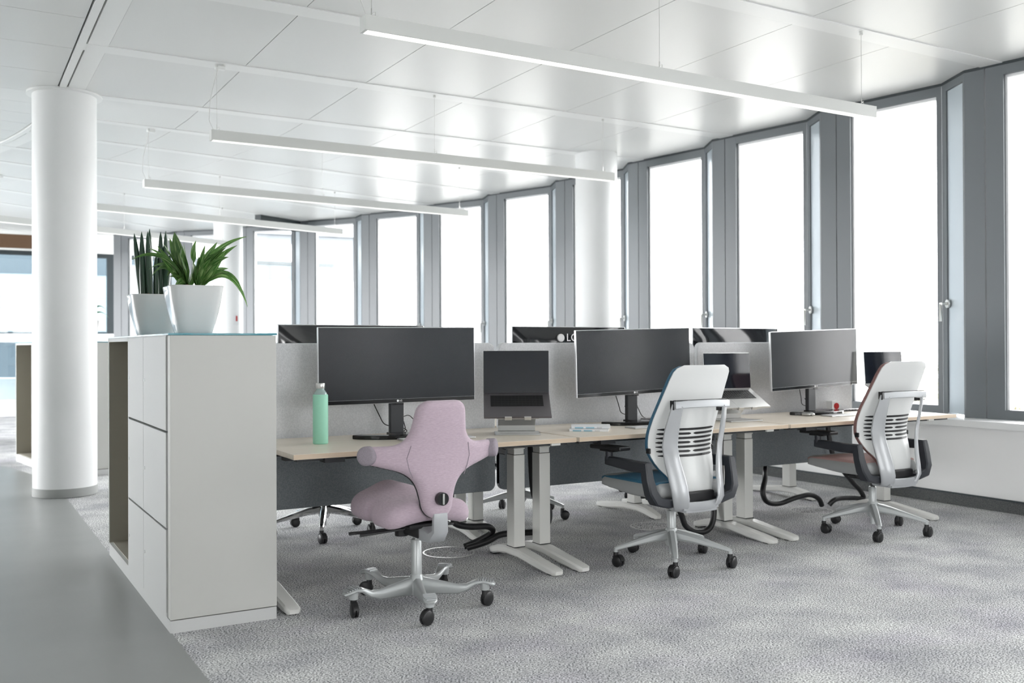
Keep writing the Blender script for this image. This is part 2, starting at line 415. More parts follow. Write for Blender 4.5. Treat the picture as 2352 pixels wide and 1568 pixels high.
# facade bays
def lerp(P, Q, s):
    l = math.hypot(Q[0]-P[0], Q[1]-P[1]); return (P[0]+(Q[0]-P[0])*s/l, P[1]+(Q[1]-P[1])*s/l)
def flen(P, Q): return math.hypot(Q[0]-P[0], Q[1]-P[1])
def Ik(k): return T(6.945, 4.785+1.46*(k-1))
def Ok(k): return T(7.13, 5.12+1.46*(k-1))
n = 0
for k in range(-7, 12):
    n += 1; I, O, I2 = Ik(k), Ok(k), Ik(k+1)
    r = root_struct('window_%d' % n, (O[0], O[1], .67), 'tall fixed pane with narrow metal vent flap in grey frame')
    oo = (-O[0], -O[1], -.67)
    def part(nm, m, P, Q, z0, z1, th, off=0, bev=None, sm=None):
        o = MB().seg(P, Q, z0, z1, th, off).build(nm, m, r, bevel=bev); o.location = oo; return o
    L = flen(O, I2); p = lambda s: lerp(O, I2, s)         # off > 0 = outside
    part('jamb', 'frame_grey', p(0), p(.045), .67, 3.40, .09)
    part('jamb', 'frame_grey', p(L-.30), p(L-.165), .67, 3.40, .09)
    part('jamb_reveal_lit', 'strip_white', p(L-.318), p(L-.301), .745, 3.325, .05, .035)  # white strip: light reflected on the jamb's inner side, put into the colour
    part('post', 'frame_grey', p(L-.155), p(L), .67, 3.40, .09, .002)
    part('head', 'frame_grey', p(.045), p(L-.30), 3.325, 3.40, .09, .001)
    part('head_reveal_lit', 'strip_white', p(.05), p(L-.31), 3.305, 3.325, .05, .03)  # same painted brightness along the inner edge of the head
    part('bottom_rail', 'frame_grey', p(.045), p(L-.30), .67, .745, .09, .001)
    part('shadow_strip', 'frame_dark', p(0), p(L), 3.398, 3.425, .08, -.004)  # dark strip painted in for the shadow line below the ceiling
    part('pane', 'window_glass', p(.045), p(L-.318), .745, 3.31, .012, .05)
    l2 = flen(I, O); q = lambda s: lerp(I, O, s)
    part('corner_post', 'frame_grey', q(l2-.075), q(l2), .67, 3.40, .08, .001)
    part('corner_post', 'frame_grey', q(0), q(.03), .67, 3.40, .08, .001)
    part('flap_head', 'frame_grey', q(.03), q(l2-.075), 3.34, 3.40, .08, .001)
    part('flap_panel', 'flap_metal', q(.05), q(l2-.08), .69, 3.335, .05, .012)
    part('flap_gap', 'frame_dark', q(.03), q(.05), .67, 3.34, .02, .05)
    part('shadow_strip', 'frame_dark', q(0), q(l2), 3.398, 3.425, .08, -.004)
    if k >= -1:
        h = MB(); c0 = q(l2-.095); c1 = lerp(I, O, l2-.035); nx, ny = -(O[1]-I[1])/l2, (O[0]-I[0])/l2
        c = (c0[0], c0[1]); A = (c[0], c[1], 1.585); B = (c[0]+nx*.012, c[1]+ny*.012, 1.585)
        h.cyl(A, B, .035, n=20); E2 = (c[0]+nx*.055, c[1]+ny*.055, 1.585); h.cyl(B, E2, .011, n=10)
        d = p(.06); e = (E2[0]+(O[0]-I[0])/l2*.02, E2[1]+(O[1]-I[1])/l2*.02, 1.585)
        h.tube([E2, e, (e[0], e[1], 1.57), (e[0], e[1], 1.44)], .011, 8)
        o = h.build('window_handle', 'steel', r, smooth=40); o.location = oo; o['label'] = 'brushed steel window handle'
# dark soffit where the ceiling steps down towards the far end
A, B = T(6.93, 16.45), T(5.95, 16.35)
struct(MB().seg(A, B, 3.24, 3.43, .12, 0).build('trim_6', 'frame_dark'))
# columns
def column(name, x, y, r, lab, cap=True, sign=False):
    o = root_struct(name, (x, y, 0), lab)
    MB().lathe([(r, .075), (r, ZC)], 48).build('shaft', 'column_white', o, smooth=30)
    MB().lathe([(r+.004, .004), (r+.004, .076)], 48).build('column_base', 'column_base', o, smooth=30)
    if cap: MB().lathe([(r+.045, ZC-.018), (r+.045, ZC-.001)], 48).build('collar', 'rib_white', o, smooth=30)
    return o
column('column', .85, 9.06, .253, 'round white column standing at the edge of the carpet')
column('column', 6.33, 8.95, .236, 'round white column in front of the windows', False)
c3 = column('column', 4.12, 16.72, .24, 'distant round white column beside the far windows', False)
sg = MB().box((0, 0, 0), (.09, .004, .18)).build('fire_sign', 'paper'); sg.location = (4.12+.242*math.sin(.3), 16.72-.242*math.cos(.3), 1.72); sg.rotation_euler = (0, 0, .3)
tag(sg, 'small white and red safety notice on the distant column', 'sign')
MB().box((.01, -.004, .02), (.03, .003, .09)).build('red_mark', 'red', sg)

# ------------------------------------------------------------------ pendant lamps
def lamp(x0, t, length, lab):
    px, py = T(x0, t); o = thing('pendant_lamp', lab, 'lamp', (px, py, 2.83), Tang(t), 'linear pendant lamps')
    h, wd = .078, .07
    MB().span(0, length, -wd/2, wd/2, 0, h).build('housing', 'lamp_white', o, bevel=.002)
    MB().span(.012, length-.012, -wd/2+.006, wd/2-.006, -.002, .004).build('diffuser', 'lamp_diffuser', o)
    MB().span(-.003, .0, -wd/2, wd/2, 0, h).build('end_cap', 'lamp_white', o)
    MB().span(length, length+.003, -wd/2, wd/2, 0, h).build('end_cap', 'lamp_white', o)
    for i, x in enumerate((.045, length/2, length-.11)):
        c = MB().cyl((x, 0, h), (x, 0, ZC-2.83), .0014, n=6).build('suspension_wire', 'steel', o)
        MB().cyl((x, 0, h+.012), (x, 0, h+.045), .0035, n=8).tube([(x+.004, 0, h+.02), (x+.02, 0, h+.03), (x+.02, 0, h+.012), (x+.004, 0, h)], .0022, 6).build('wire_clamp', 'steel', c)
        MB().cyl((x, 0, ZC-2.83-.025), (x, 0, ZC-2.83-.006), .012, n=14).build('ceiling_mount', 'lamp_white', c, smooth=40)
    s = [(-.0 + .02, 0, h), (-.012, 0, .15), (-.005, .0, .3), (.035, .01, .47), (.06, .02, ZC-2.83-.03)]
    cb = MB().tube(s, .003, 6).build('power_cable', 'cable_white', o, smooth=60)
    MB().box((.075, .02, ZC-2.83-.022), (.075, .05, .03)).build('junction_box', 'rib_white', cb, bevel=.006)
    return o
lamp(1.79, 4.54, 3.775, 'nearest long white pendant lamp, at the top of the picture')
lamp(1.72, 7.5, 3.775, 'second nearest white pendant lamp, in front of the round window column')
lamp(1.70, 9+RAD*math.radians(5.6), 3.80, 'third white pendant lamp from the front')
lamp(1.55, 9+RAD*math.radians(16.1), 3.75, 'fourth white pendant lamp, dark soffit just above it')
lamp(1.55, 9+RAD*math.radians(26.4), 3.65, 'farthest white pendant lamp, behind the arching plant')

# ------------------------------------------------------------------ lockers
def locker(lab, loc, rz):
    o = thing('locker_cabinet', lab, 'cabinet', loc, rz, 'white locker cabinets')
    Wd, Ln, Ht = .474, 1.87, 1.305
    b = MB()
    b.span(0.02, Wd, .062, .08, .06, Ht)                  # inner front
    b.span(0, Wd, 1.11, 1.13, .06, Ht); b.span(0, Wd, Ln-.018, Ln, .06, Ht)
    b.span(0, Wd, .062, Ln, Ht-.02, Ht); b.span(0, Wd, .062, Ln, .06, .08); b.span(Wd-.02, Wd, .062, Ln, .06, Ht)
    b.build('carcass', 'locker_face', o)
    MB().span(.02, Wd-.02, 1.131, Ln-.02, .08, .084).span(Wd-.03, Wd-.021, 1.131, Ln-.02, .08, Ht-.02).span(.004, Wd-.02, Ln-.024, Ln-.019, .08, Ht-.02).span(.02, Wd-.02, 1.131, 1.135, .08, Ht-.02).build('niche_lining', 'locker_inside', o)
    MB().span(.004, Wd, 0, .055, .06, Ht-.001).build('side_panel', 'locker_side', o, bevel=.001)
    MB().span(.004, Wd, .004, Ln, 0, .055).build('plinth', 'locker_face', o, bevel=.001)
    dm = None
    for zi, (z0, z1) in enumerate(((.062, .442), (.452, .872), (.882, Ht-.004))):
        for yi, (y0, y1) in enumerate(((.068, .640), (.646, 1.11))):
            d = MB().span(-.002, .018, y0, y1, z0, z1).build('door', 'locker_face', o, bevel=.0015)
            MB().cyl((-.004, y1-.03 if yi else y1-.035, (z0+z1)/2), (-.001, y1-.03 if yi else y1-.035, (z0+z1)/2), .008, n=12).build('lock', 'steel', d)
    MB().span(.018, .022, .05, 1.12, .062, Ht-.005).build('gap_back', 'gap_dark', o)
    MB().span(-.004, Wd+.004, -.002, Ln, Ht, Ht+.009).build('glass_top', 'glass_top', o, bevel=.001)
    return o
locker('near white locker cabinet carrying two potted plants', (.826, 4.392, 0), 0)
locker('far white locker cabinet half hidden behind the round column', (.905, 10.18, 0), math.radians(8.5))

# ------------------------------------------------------------------ plants
def ring_sq(h, z, rc, n=40, p=5.0):
    out = []
    for k in range(n):
        a = 2*PI*k/n; c, s = math.cos(a), math.sin(a)
        r = (abs(c)**p + abs(s)**p)**(-1/p); out.append((h*r*c, h*r*s, z))
    return out
def pot(o, top, bot, ht):
    prof = [(bot-.004, 0), (bot, .006)] + [(bot+(top-bot)*(.55*t+.45*math.sin(t*PI/2)), ht*t) for t in (.1, .2, .3, .4, .5, .6, .7, .8, .9, .96)] + [(top, ht-.004), (top-.004, ht), (top-.010, ht-.002), (top-.012, ht-.035)]
    MB().loft([ring_sq(h, z, 0) for h, z in prof], (True, False)).build('pot', 'pot_white', o, smooth=50)
    b = MB().loft([ring_sq(top-.012, ht-.03, 0), ring_sq(top*.5, ht-.016, 0), ring_sq(.01, ht-.012, 0)], (False, True))
    rnd = random.Random(3)
    for i in range(150):
        x, y = rnd.uniform(-1, 1)*(top-.02), rnd.uniform(-1, 1)*(top-.02); b.ball((x, y, ht-.012+rnd.uniform(0, .008)), rnd.uniform(.005, .010), 5, 3)
    s = b.build('clay_pebbles', 'soil', o, smooth=60); s['kind'] = 'stuff'
RV, FV = Vector((.864, -.503, 0)), Vector((.503, .864, 0))
def leaf(o, base, tip, peak, width, twist=0, n=12):
    b = MB(); b.uv = []; P0, P2 = Vector(base), Vector(tip); P1 = Vector(peak); pts = []
    for i in range(n+1):
        t = i/n; pts.append(P0*(1-t)**2 + P1*2*t*(1-t) + P2*t*t)
    rings = []
    for i, p in enumerate(pts):
        t = i/n; d = (pts[min(i+1, n)]-pts[max(i-1, 0)]).normalized()
        s = d.cross(Vector((0, 0, 1)));
        s = s.normalized() if s.length > .05 else RV.copy()
        s = (Matrix.Rotation(twist, 3, d) @ s); up = s.cross(d)
        wd = width*max(.02, (math.sin(PI*min(1, .12+.88*t)**.8))**.8) if t < 1 else .0004
        if t < .18: wd = max(.0035, wd*(t/.18)**.9*.8)
        for q in (-1, -.5, 0, .5, 1):
            pp = p + s*q*wd + up*abs(q)*wd*.35; rings.append(tuple(pp)); b.uv.append((q*.5+.5, t))
    f = [(i*5+j, i*5+j+1, (i+1)*5+j+1, (i+1)*5+j) for i in range(n) for j in range(4)]
    b.v = rings; b.f = f
    l = b.build('leaf', 'leaf', o, smooth=80); return l
p1 = thing('potted_plant', 'arching green leafy plant in glossy white square pot, nearer of the two', 'plant', (1.035, 4.89, 1.314), 0, 'plants in white pots')
pot(p1, .133, .082, .236)
LV = [(.268, .245, .06, .19, .021), (.25, -.10, .17, .17, .017), (.215, .015, .14, .14, .010), (-.095, .27, -.08, .17, .026), (.02, .225, -.02, .14, .015),
      (-.205, .215, -.07, .06, .011), (-.285, .13, -.13, .22, .012), (-.212, .05, -.13, .17, .010), (-.13, .05, -.08, .15, .010), (-.168, .165, -.09, .07, .014),
      (-.13, .185, -.04, .07, .016), (.115, .22, .03, .10, .022), (.168, .19, .06, .12, .016), (.15, .095, .07, .09, .016), (-.055, -.012, -.03, .06, .016),
      (-.10, .045, -.05, .06, .013), (.17, .18, .10, .05, .008), (-.06, .22, -.05, .10, .02), (.05, .15, .03, .10, .014), (-.16, .10, -.06, .12, .018),
      (.11, .13, .05, .1, .013), (.0, .10, -.01, .07, .012), (-.04, .16, -.03, .08, .016), (.08, .20, .03, .10, .015), (-.09, .12, -.05, .08, .017), (.19, .14, .08, .13, .015), (.06, .09, .03, .06, .014), (-.03, .19, -.06, .11, .019), (.13, .16, .04, .12, .018), (.21, .205, .08, .13, .018), (-.07, .08, -.05, .09, .014), (-.22, .19, -.12, .15, .016), (-.17, .22, -.10, .12, .016), (-.25, .09, -.12, .17, .015), (-.12, .24, -.09, .13, .018), (-.19, .12, -.10, .13, .016)]
rnd = random.Random(11)
for i, (r, z, pr, pz, wd) in enumerate(LV):
    dp = rnd.uniform(-.09, .09) if i != 14 else -.11
    b0 = (.02*RV.x if r > 0 else -.03*RV.x, -.01+rnd.uniform(-.02, .02), .215)
    tp = RV*r + FV*dp; pk = RV*pr + FV*dp*.4
    leaf(p1, b0, (tp.x, tp.y, .236+z), (pk.x, pk.y, .236+pz), max(.0135, wd)*1.25, rnd.choice((-1, 1))*rnd.uniform(.55, 1.25))
p2 = thing('potted_plant', 'upright dark spear-leaved plant in white square pot, behind the arching one', 'plant', (.975, 5.58, 1.314), 0, 'plants in white pots')
pot(p2, .138, .088, .225)
for i, (r, h, ln) in enumerate(((-.075, .36, -.04), (-.055, .37, -.015), (-.035, .39, -.005), (-.015, .37, -.02), (.012, .24, .0), (.03, .37, .003), (.05, .375, .012), (.062, .36, .0), (-.05, .2, -.01), (.075, .25, .01))):
    b0 = RV*r*.9 + FV*rnd.uniform(-.04, .04); tp = RV*(r+ln*.8) + FV*rnd.uniform(-.03, .03); q = [b0.lerp(tp, t) for t in (0, .35, .7, .9, 1)]
    MB().tube([(v.x, v.y, .205+h*t) for v, t in zip(q, (0, .35, .7, .9, 1))], [.0165, .018, .0155, .009, .0008], 8).build('spear_leaf', 'sansevieria', p2, smooth=60)
p3 = thing('potted_plant', 'small distant plant with a yellow bloom in white pot beside the column', 'plant', (1.17, 10.42, 1.314), 0, 'plants in white pots')
pot(p3, .12, .08, .21)
for r, z, pr, pz, wd in ((.2, .10, .1, .22, .018), (.23, .02, .12, .16, .014), (.13, .12, .05, .16, .015), (-.1, .15, -.05, .12, .015), (.02, .2, 0, .1, .016), (.16, .07, .08, .1, .018)):
    tp = RV*r; pk = RV*pr; leaf(p3, (0, 0, .19), (tp.x, tp.y, .21+z), (pk.x, pk.y, .21+pz), wd, rnd.uniform(-.4, .4))
mat('bloom', (.75, .42, .03), .6)
MB().cyl((.01, -.02, .2), (.02, -.03, .30), .003, n=6).ball((.02, -.03, .33), .022, 8, 6, (1, 1, 1.8)).build('bloom', 'bloom', p3, smooth=60)

# ------------------------------------------------------------------ desks
ZD = .745
def desk(lab, x0, x1, yf, s, grp, lx=(None, None)):      # s=+1: user side towards -Y ; s=-1: mirrored
    cx = (x0+x1)/2; o = thing('desk', lab, 'desk', (cx, yf, 0), 0 if s > 0 else PI, grp); hw = (x1-x0)/2; D = .83
    MB().span(-hw, hw, 0, D, ZD-.025, ZD).build('tabletop', 'oak', o, bevel=.002)
    MB().span(-hw-.0006, hw+.0006, -.0008, .002, ZD-.0235, ZD-.0015).build('edge_band', 'oak_edge', o)
    MB().span(-hw+.05, hw-.05, .30, .36, ZD-.062, ZD-.026).span(-hw+.05, hw-.05, .52, .58, ZD-.062, ZD-.026).span(-hw+.03, hw-.03, .05, .09, ZD-.04, ZD-.0255).span(-hw+.16, -hw+.26, .02, .1, ZD-.05, ZD-.026).build('under_frame', 'desk_dark', o)
    l0 = (lx[0] if lx[0] is not None else x0+.03) - cx; l1 = (lx[1] if lx[1] is not None else x1-.115) - cx
    if s < 0: l0, l1 = -l1, -l0
    for x in (l0, l1):
        lg = MB().span(x-.037, x+.037, .40, .485, .085, .62).build('leg', 'desk_leg', o, bevel=.004)
        MB().span(x-.033, x+.033, .404, .481, .62, .655).span(x-.0375, x+.0375, .3995, .4855, .652, .66).span(x-.029, x+.029, .408, .477, .66, ZD-.026).build('leg_inner', 'desk_leg', lg, bevel=.002)
        MB().span(x-.0378, x+.0378, .3992, .4858, .083, .087).span(x-.034, x+.034, .403, .482, .62, .6225).build('leg_joint', 'desk_dark', lg)
        ys = [-.02, -.005, .06, .2, .36, .5, .6, .68, .715, .73]
        top = [.026, .034, .043, .060, .080, .082, .070, .046, .036, .026]; bt = [.006, .002, .002, .014, .034, .036, .022, .004, .002, .006]
        wd = [.022, .034, .038, .040, .042, .042, .040, .036, .030, .018]
        MB().sweep([(x, y, (a+c)/2) for y, a, c in zip(ys, top, bt)], [(2*w_, a-c) for w_, a, c in zip(wd, top, bt)], (1, 0, 0), .45).build('foot', 'foot_white', o, smooth=40)
        MB().span(x-.03, x+.03, .02, .06, .0, .006).span(x-.03, x+.03, .66, .70, .0, .006).build('glide', 'desk_dark', o)
    MB().box((l1+.02, .06, ZD-.034), (.06, .05, .016)).build('control_paddle', 'foot_white', o, bevel=.004)
    MB().sweep([(l1-.04, .5, .63), (l1-.26, .56, ZD-.06)], (.03, .035), (0, 1, 0)).build('brace', 'desk_dark', o)
    return o
YF = 4.42
desk('near oak desk next to the locker, mint bottle on it', 1.39, 2.985, YF, 1, 'oak desks', (1.385, 2.855))
desk('middle oak desk of the front row, spiral notebooks on it', 3.005, 4.61, YF, 1, 'oak desks', (3.03, 4.47))
desk('oak desk of the front row closest to the windows', 4.63, 6.30, YF, 1, 'oak desks', (4.61+.045, 6.05))
YB = 6.19
desk('rear row oak desk behind the near desk', 1.39, 2.985, YB, -1, 'oak desks', (1.43, 2.93))
desk('rear row oak desk behind the middle desk', 3.005, 4.61, YB, -1, 'oak desks', (3.06, 4.40))
desk('rear row oak desk behind the desk at the windows', 4.63, 6.25, YB, -1, 'oak desks', (4.60+.05, 6.0))
# acoustic screens
def screen(lab, x0, x1):
    z0, z1, r = .345, 1.272, .045; b = MB(); poly = []
    for cx, cz, a0 in ((x1-r, z0+r, -PI/2), (x1-r, z1-r, 0), (x0+r, z1-r, PI/2), (x0+r, z0+r, PI)):
        poly += [(cx+r*math.cos(a0+PI/2*i/6), cz+r*math.sin(a0+PI/2*i/6)) for i in range(7)]
    M = Matrix(((1, 0, 0, 0), (0, 0, -1, 0), (0, 1, 0, 0), (0, 0, 0, 1)))
    b.prism(poly, -5.325, -5.285, M); o = b.build('desk_screen', 'felt_light', bevel=.006)
    tag(o, lab, 'screen', 'grey felt desk screens')
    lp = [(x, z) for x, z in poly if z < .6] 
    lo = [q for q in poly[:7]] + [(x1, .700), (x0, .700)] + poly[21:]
    MB().prism(lo, -5.327, -5.283, M).build('lower_shade', 'felt_shaded', o, bevel=.006)  # overlay on the same screen: under-desk shade put into the felt colour
    for x in (x0+.3, x1-.3): MB().span(x-.03, x+.03, 5.27, 5.345, ZD-.06, ZD-.03).build('clip', 'desk_dark', o)
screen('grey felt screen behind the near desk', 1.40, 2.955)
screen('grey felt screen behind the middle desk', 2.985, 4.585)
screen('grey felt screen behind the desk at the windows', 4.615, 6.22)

# ------------------------------------------------------------------ monitors
def text_mesh(name, s, size, parent, M):
    cu = bpy.data.curves.new(name, 'FONT'); cu.body = s; cu.size = size; cu.align_x = 'CENTER'; cu.align_y = 'CENTER'; cu.extrude = .0003
    t = bpy.data.objects.new(name, cu); C.objects.link(t); dg = bpy.context.evaluated_depsgraph_get()
    me = bpy.data.meshes.new_from_object(t.evaluated_get(dg)); bpy.data.objects.remove(t)
    me.materials.append(MATS['logo_white']); o = bpy.data.objects.new(name, me); C.objects.link(o); o.parent = parent; o.matrix_local = M; return o
def monitor(lab, loc, rz, W=.95, z0=.19, z1=.615, tilt=math.radians(0), grp='ultrawide monitors', rear=False, roll=0):
    o = thing('monitor', lab, 'monitor', loc, rz, grp)      # faces local -Y
    hw = W/2
    MB().span(-hw, hw, -.012, .006, z0, z1).build('bezel', 'monitor_silver', o, bevel=.004)
    fp = MB().span(-hw+.004, hw-.004, -.0135, -.011, z0+.024, z1-.004).build('screen_face', 'monitor_face', o)
    ch = MB().span(-hw+.004, hw-.004, -.0137, -.011, z0+.003, z0+.0235).build('chin', 'monitor_chin', o)
    rot = Matrix.Rotation(PI/2, 4, 'X')
    MB().cyl((-.014, -.0142, z0+.013), (-.014, -.0138, z0+.013), .0065, n=16).build('logo_disc', 'logo_white', ch)
    text_mesh('logo_letters', 'LG', .014, ch, Matrix.Translation((.004, -.0142, z0+.013)) @ rot)
    MB().box((0, -.006, z0-.005), (.045, .012, .009)).build('joystick', 'black_gloss', o, bevel=.002)
    # bowed glossy back
    rings = []
    for t in [i/12 for i in range(13)]:
        x = -hw+.006+(W-.012)*t; e = math.sin(PI*t)**.5; rings.append([(x, .006, z0+.004), (x, .006+.03*e+.002, z0+.02), (x, .006+.045*e+.002, (z0+z1)/2-.03), (x, .006+.028*e+.002, z1-.08), (x, .006+.006*e+.001, z1-.004)])
    bk = MB().loft(rings, (True, True)).build('back_cover', 'monitor_back', o, smooth=40)
    if rear:
        MB().cyl((.105, .037, z1-.078), (.105, .049, z1-.078), .027, n=24).build('logo_disc', 'logo_white', bk)
        text_mesh('logo_letters', 'LG', .075, bk, Matrix.Translation((.015, .046, z1-.078)) @ Matrix.Rotation(PI, 4, 'Z') @ rot)
    MB().span(-.042, .042, .03, .062, .015, z0+.16).build('stand_column', 'stand_dark', o, bevel=.006)
    # curved foot
    outer = [(.30*math.cos(a), .10-.26*math.sin(a)) for a in [PI*(.12+.76*i/16) for i in range(17)]]
    inner = [(.24*math.cos(a), .12-.20*math.sin(a)) for a in [PI*(.14+.72*i/16) for i in range(17)]][::-1]
    b = MB().prism(outer+inner, 0, .022).prism([(-.05, -.13), (.05, -.13), (.05, .07), (-.05, .07)], .001, .024)
    b.build('stand_foot', 'black_gloss', o, bevel=.004, )
    for c in o.children:                                   # the panel hangs a touch askew on its stand
        if not c.name.startswith('stand'): c.rotation_euler = (0, -roll, 0)
    return o
def wires(name, lab, paths, m='black_plastic', r=.003, cat='cable', grp=None):
    o = thing(name, lab, cat, paths[0][0] if False else (0, 0, 0), 0, grp) if len(paths) > 1 else None
    def smooth(p):
        P = [Vector(q) for q in p]; out = []
        for i in range(len(P)-1):
            a, b_, c, d = P[max(i-1, 0)], P[i], P[i+1], P[min(i+2, len(P)-1)]
            for k in range(6):
                t = k/6; out.append(.5*((2*b_)+(c-a)*t+(2*a-5*b_+4*c-d)*t*t+(3*b_-a-3*c+d)*t**3))
        return out+[P[-1]]
    if o:
        for p in paths: MB().tube(smooth(p), r, 6).build('wire', m, o, smooth=60)
        return o
    q = MB().tube(smooth(paths[0]), r, 8).build(name, m, None, smooth=60); return tag(q, lab, cat, grp)
MONS = [(2.18, 5.0, 'ultrawide monitor above the mint bottle, facing the lilac saddle chair', 0), (3.855, 5.02, 'ultrawide monitor on the middle desk, facing the blue chair', math.radians(2)), (5.515, 5.02, 'ultrawide monitor on the desk at the windows', math.radians(3))]
for i, (x, y, l, rz) in enumerate(MONS):
    monitor(l, (x, y, ZD), rz, roll=math.radians((.3, 1.4, 1.8)[i]))
    c = Matrix.Translation((x, y, ZD)) @ Matrix.Rotation(rz, 4, 'Z'); g = lambda *p: tuple(c @ Vector(p))
    wires('monitor_cables', ['dark cables hanging behind the near monitor stand', 'tangle of dark cables on the middle monitor stand', 'thin cables behind the window desk monitor'][i],
          [[g(-.14, .03, .185), g(-.10, .05, .12), g(-.06, .075, .07), g(0, .085, .05)],
           [g(.05, .09, .10), g(.1, .11, .11), g(.15, .16, .09), g(.22, .20, .03), g(.28, .22, .004)],
           [g(-.03, .075, .11), g(.05, .09, .05), g(.09, .1, .02), g(.04, .09, .004), g(-.06, .1, .004)],
           [g(.06, .08, .08), g(.075, .09, .03), g(.05, .1, .01), g(.12, .12, .004)]])
REAR = [(2.145, 5.62, 'rear row monitor seen from behind above the near screen', False), (3.745, 5.62, 'rear row monitor seen from behind with a round white emblem', True), (5.30, 5.62, 'rear row monitor seen from behind reflecting a window', False)]
for x, y, l, rr in REAR: monitor(l, (x, y, ZD), PI + (.06 if x > 5 else 0), z0=.215, z1=.64, rear=rr)

# ------------------------------------------------------------------ laptops on stands
def keyboard_keys(b, x0, x1, y0, y1, z, rows, cols, h=.0015, gap=.18):
    dx, dy = (x1-x0)/cols, (y1-y0)/rows
    for r in range(rows):
        c = 0
        while c < cols:
            k = 5 if (r == 0 and c == 4) else 1
            b.span(x0+c*dx+dx*gap/2, x0+(c+k)*dx-dx*gap/2, y0+r*dy+dy*gap/2, y0+(r+1)*dy-dy*gap/2, z, z+h); c += k
def laptop(lab, slab, loc, rz, W, m, tilt, lift, D=.245, SH=.25):
    st = thing('laptop_stand', slab, 'laptop stand', loc, rz, 'aluminium laptop stands')
    MB().span(-.13, .13, -.10, .12, 0, .006).build('base_plate', 'alu', st, bevel=.002)
    sb = [(.10, .006), (.11, .03), (.09, .055), (.03, .07), (-.02, lift-.02), (-.03, lift+.005)]
    rings = [[(-.11, y, z), (.11, y, z), (.11, y-.006, z+.004), (-.11, y-.006, z+.004)] for y, z in ((.115, .004), (.112, .035), (.07, .07), (.02, lift-.005), (.03, lift+.03))]
    MB().loft(rings).build('riser', 'alu', st, smooth=40)
    Mt = Matrix.Translation((0, -.10, lift)) @ Matrix.Rotation(tilt, 4, 'X')
    MB().span(-.12, .12, 0, D*.85, -.006, -.0005, Mt).build('tray', 'alu', st, bevel=.002)
    MB().span(-.075, -.035, -.010, 0, -.006, .016, Mt).span(.035, .075, -.010, 0, -.006, .016, Mt).build('lip', 'alu', st, bevel=.002)
    o = thing('laptop', lab, 'laptop', loc, rz, 'open laptops')
    body = MB().span(-W/2, W/2, 0, D, 0, .012, Mt).build('body', m, o, bevel=.003)
    MB().span(-W/2+.04, W/2-.04, .105, D-.028, .0115, .0125, Mt).build('key_well', 'key_black' if m == 'alu_dark' else 'alu', body)
    kb = MB(); keyboard_keys(kb, -W/2+.042, W/2-.042, .107, D-.03, .0125, 6, 15); q = MB().add(kb.v, kb.f, Mt).build('keys', 'key_black', body); q['kind'] = 'stuff'
    MB().span(-.07, .07, .008, .095, .0118, .0126, Mt).build('touchpad', m, body)
    hy, hz = (Mt @ Vector((0, D-.004, .012)))[1:]
    Ml = Matrix.Translation((0, hy, hz)) @ Matrix.Rotation(math.radians(-4), 4, 'X')
    lid = MB().span(-W/2, W/2, -.002, .005, 0, SH, Ml).build('lid', m, o, bevel=.003)
    MB().span(-W/2+.002, W/2-.002, -.0032, -.0015, .003, SH-.002, Ml).build('display', 'laptop_screen', lid)
    return o
laptop('dark grey laptop on a stand beside the lilac chair', 'aluminium stand under the dark grey laptop', (2.83, 4.80, ZD), math.radians(-28), .386, 'alu_dark', math.radians(31), .095)
laptop('silver laptop on a stand behind the blue chair', 'aluminium stand under the silver laptop behind the blue chair', (4.575, 4.84, ZD), math.radians(-6), .385, 'alu', math.radians(28), .085, SH=.245)
laptop('silver laptop behind the brown-edged chair at the window', 'aluminium stand under the laptop at the window', (6.17, 4.84, ZD), math.radians(-6), .385, 'alu', math.radians(28), .085, SH=.245)

# ------------------------------------------------------------------ small things on the desks
b = thing('water_bottle', 'mint green sleeved bottle with steel cap on the near desk', 'bottle', (1.672, 4.86, ZD))
MB().lathe([(.036, 0), (.0395, .004), (.0395, .252), (.037, .258)], 32).build('sleeve', 'mint', b, smooth=40)
MB().lathe([(.0355, .255), (.034, .264), (.026, .275), (.0215, .282), (.021, .290)], 32).build('glass_neck', 'bottle_glass', b, smooth=50)
MB().lathe([(.0225, .289), (.0235, .291), (.0235, .314), (.022, .317)], 32).build('cap', 'steel', b, smooth=40)
def notebook(lab, loc, rz, col):
    o = thing('notebook', lab, 'notebook', loc, rz, 'spiral notebooks')
    MB().span(-.115, .115, -.085, .085, 0, .012).build('pages', 'paper', o, bevel=.001)
    cv = MB().span(-.117, .117, -.087, .087, .012, .0135).build('cover', 'paper', o)
    for k, (x, wd, cc) in enumerate(((-.07, .05, 'print_blue'), (-.005, .05, 'print_blue'), (.05, .03, 'key_bed'))):
        MB().span(x-wd/2, x+wd/2, -.0885, -.087, .001, .009).build('print_block', cc, cv)
    s = MB()
    for i in range(14):
        x = -.1+i*.0155; s.tube([(x, .080+.0072*math.cos(a), .0072+.0070*math.sin(a)) for a in [k*PI/4 for k in range(9)]], .0012, 5, False)
    q = s.build('spiral', 'steel', o); q['kind'] = 'stuff'
notebook('spiral notebook at the bottom of the stack on the middle desk', (3.31, 4.76, ZD), math.radians(-38), 0)
notebook('spiral notebook on top of the stack on the middle desk', (3.335, 4.785, ZD+.0146), math.radians(-34), 0)
def keyboard(lab, loc, rz):
    o = thing('keyboard', lab, 'keyboard', loc, rz, 'flat white keyboards')
    MB().span(-.21, .21, -.058, .058, 0, .008).build('body', 'alu', o, bevel=.003)
    k = MB(); keyboard_keys(k, -.205, .205, -.053, .053, .008, 6, 18); q = k.build('keys', 'key_white', o); q['kind'] = 'stuff'
keyboard('white keyboard on the near desk, mostly behind the saddle chair', (2.30, 4.77, ZD), math.radians(-3))
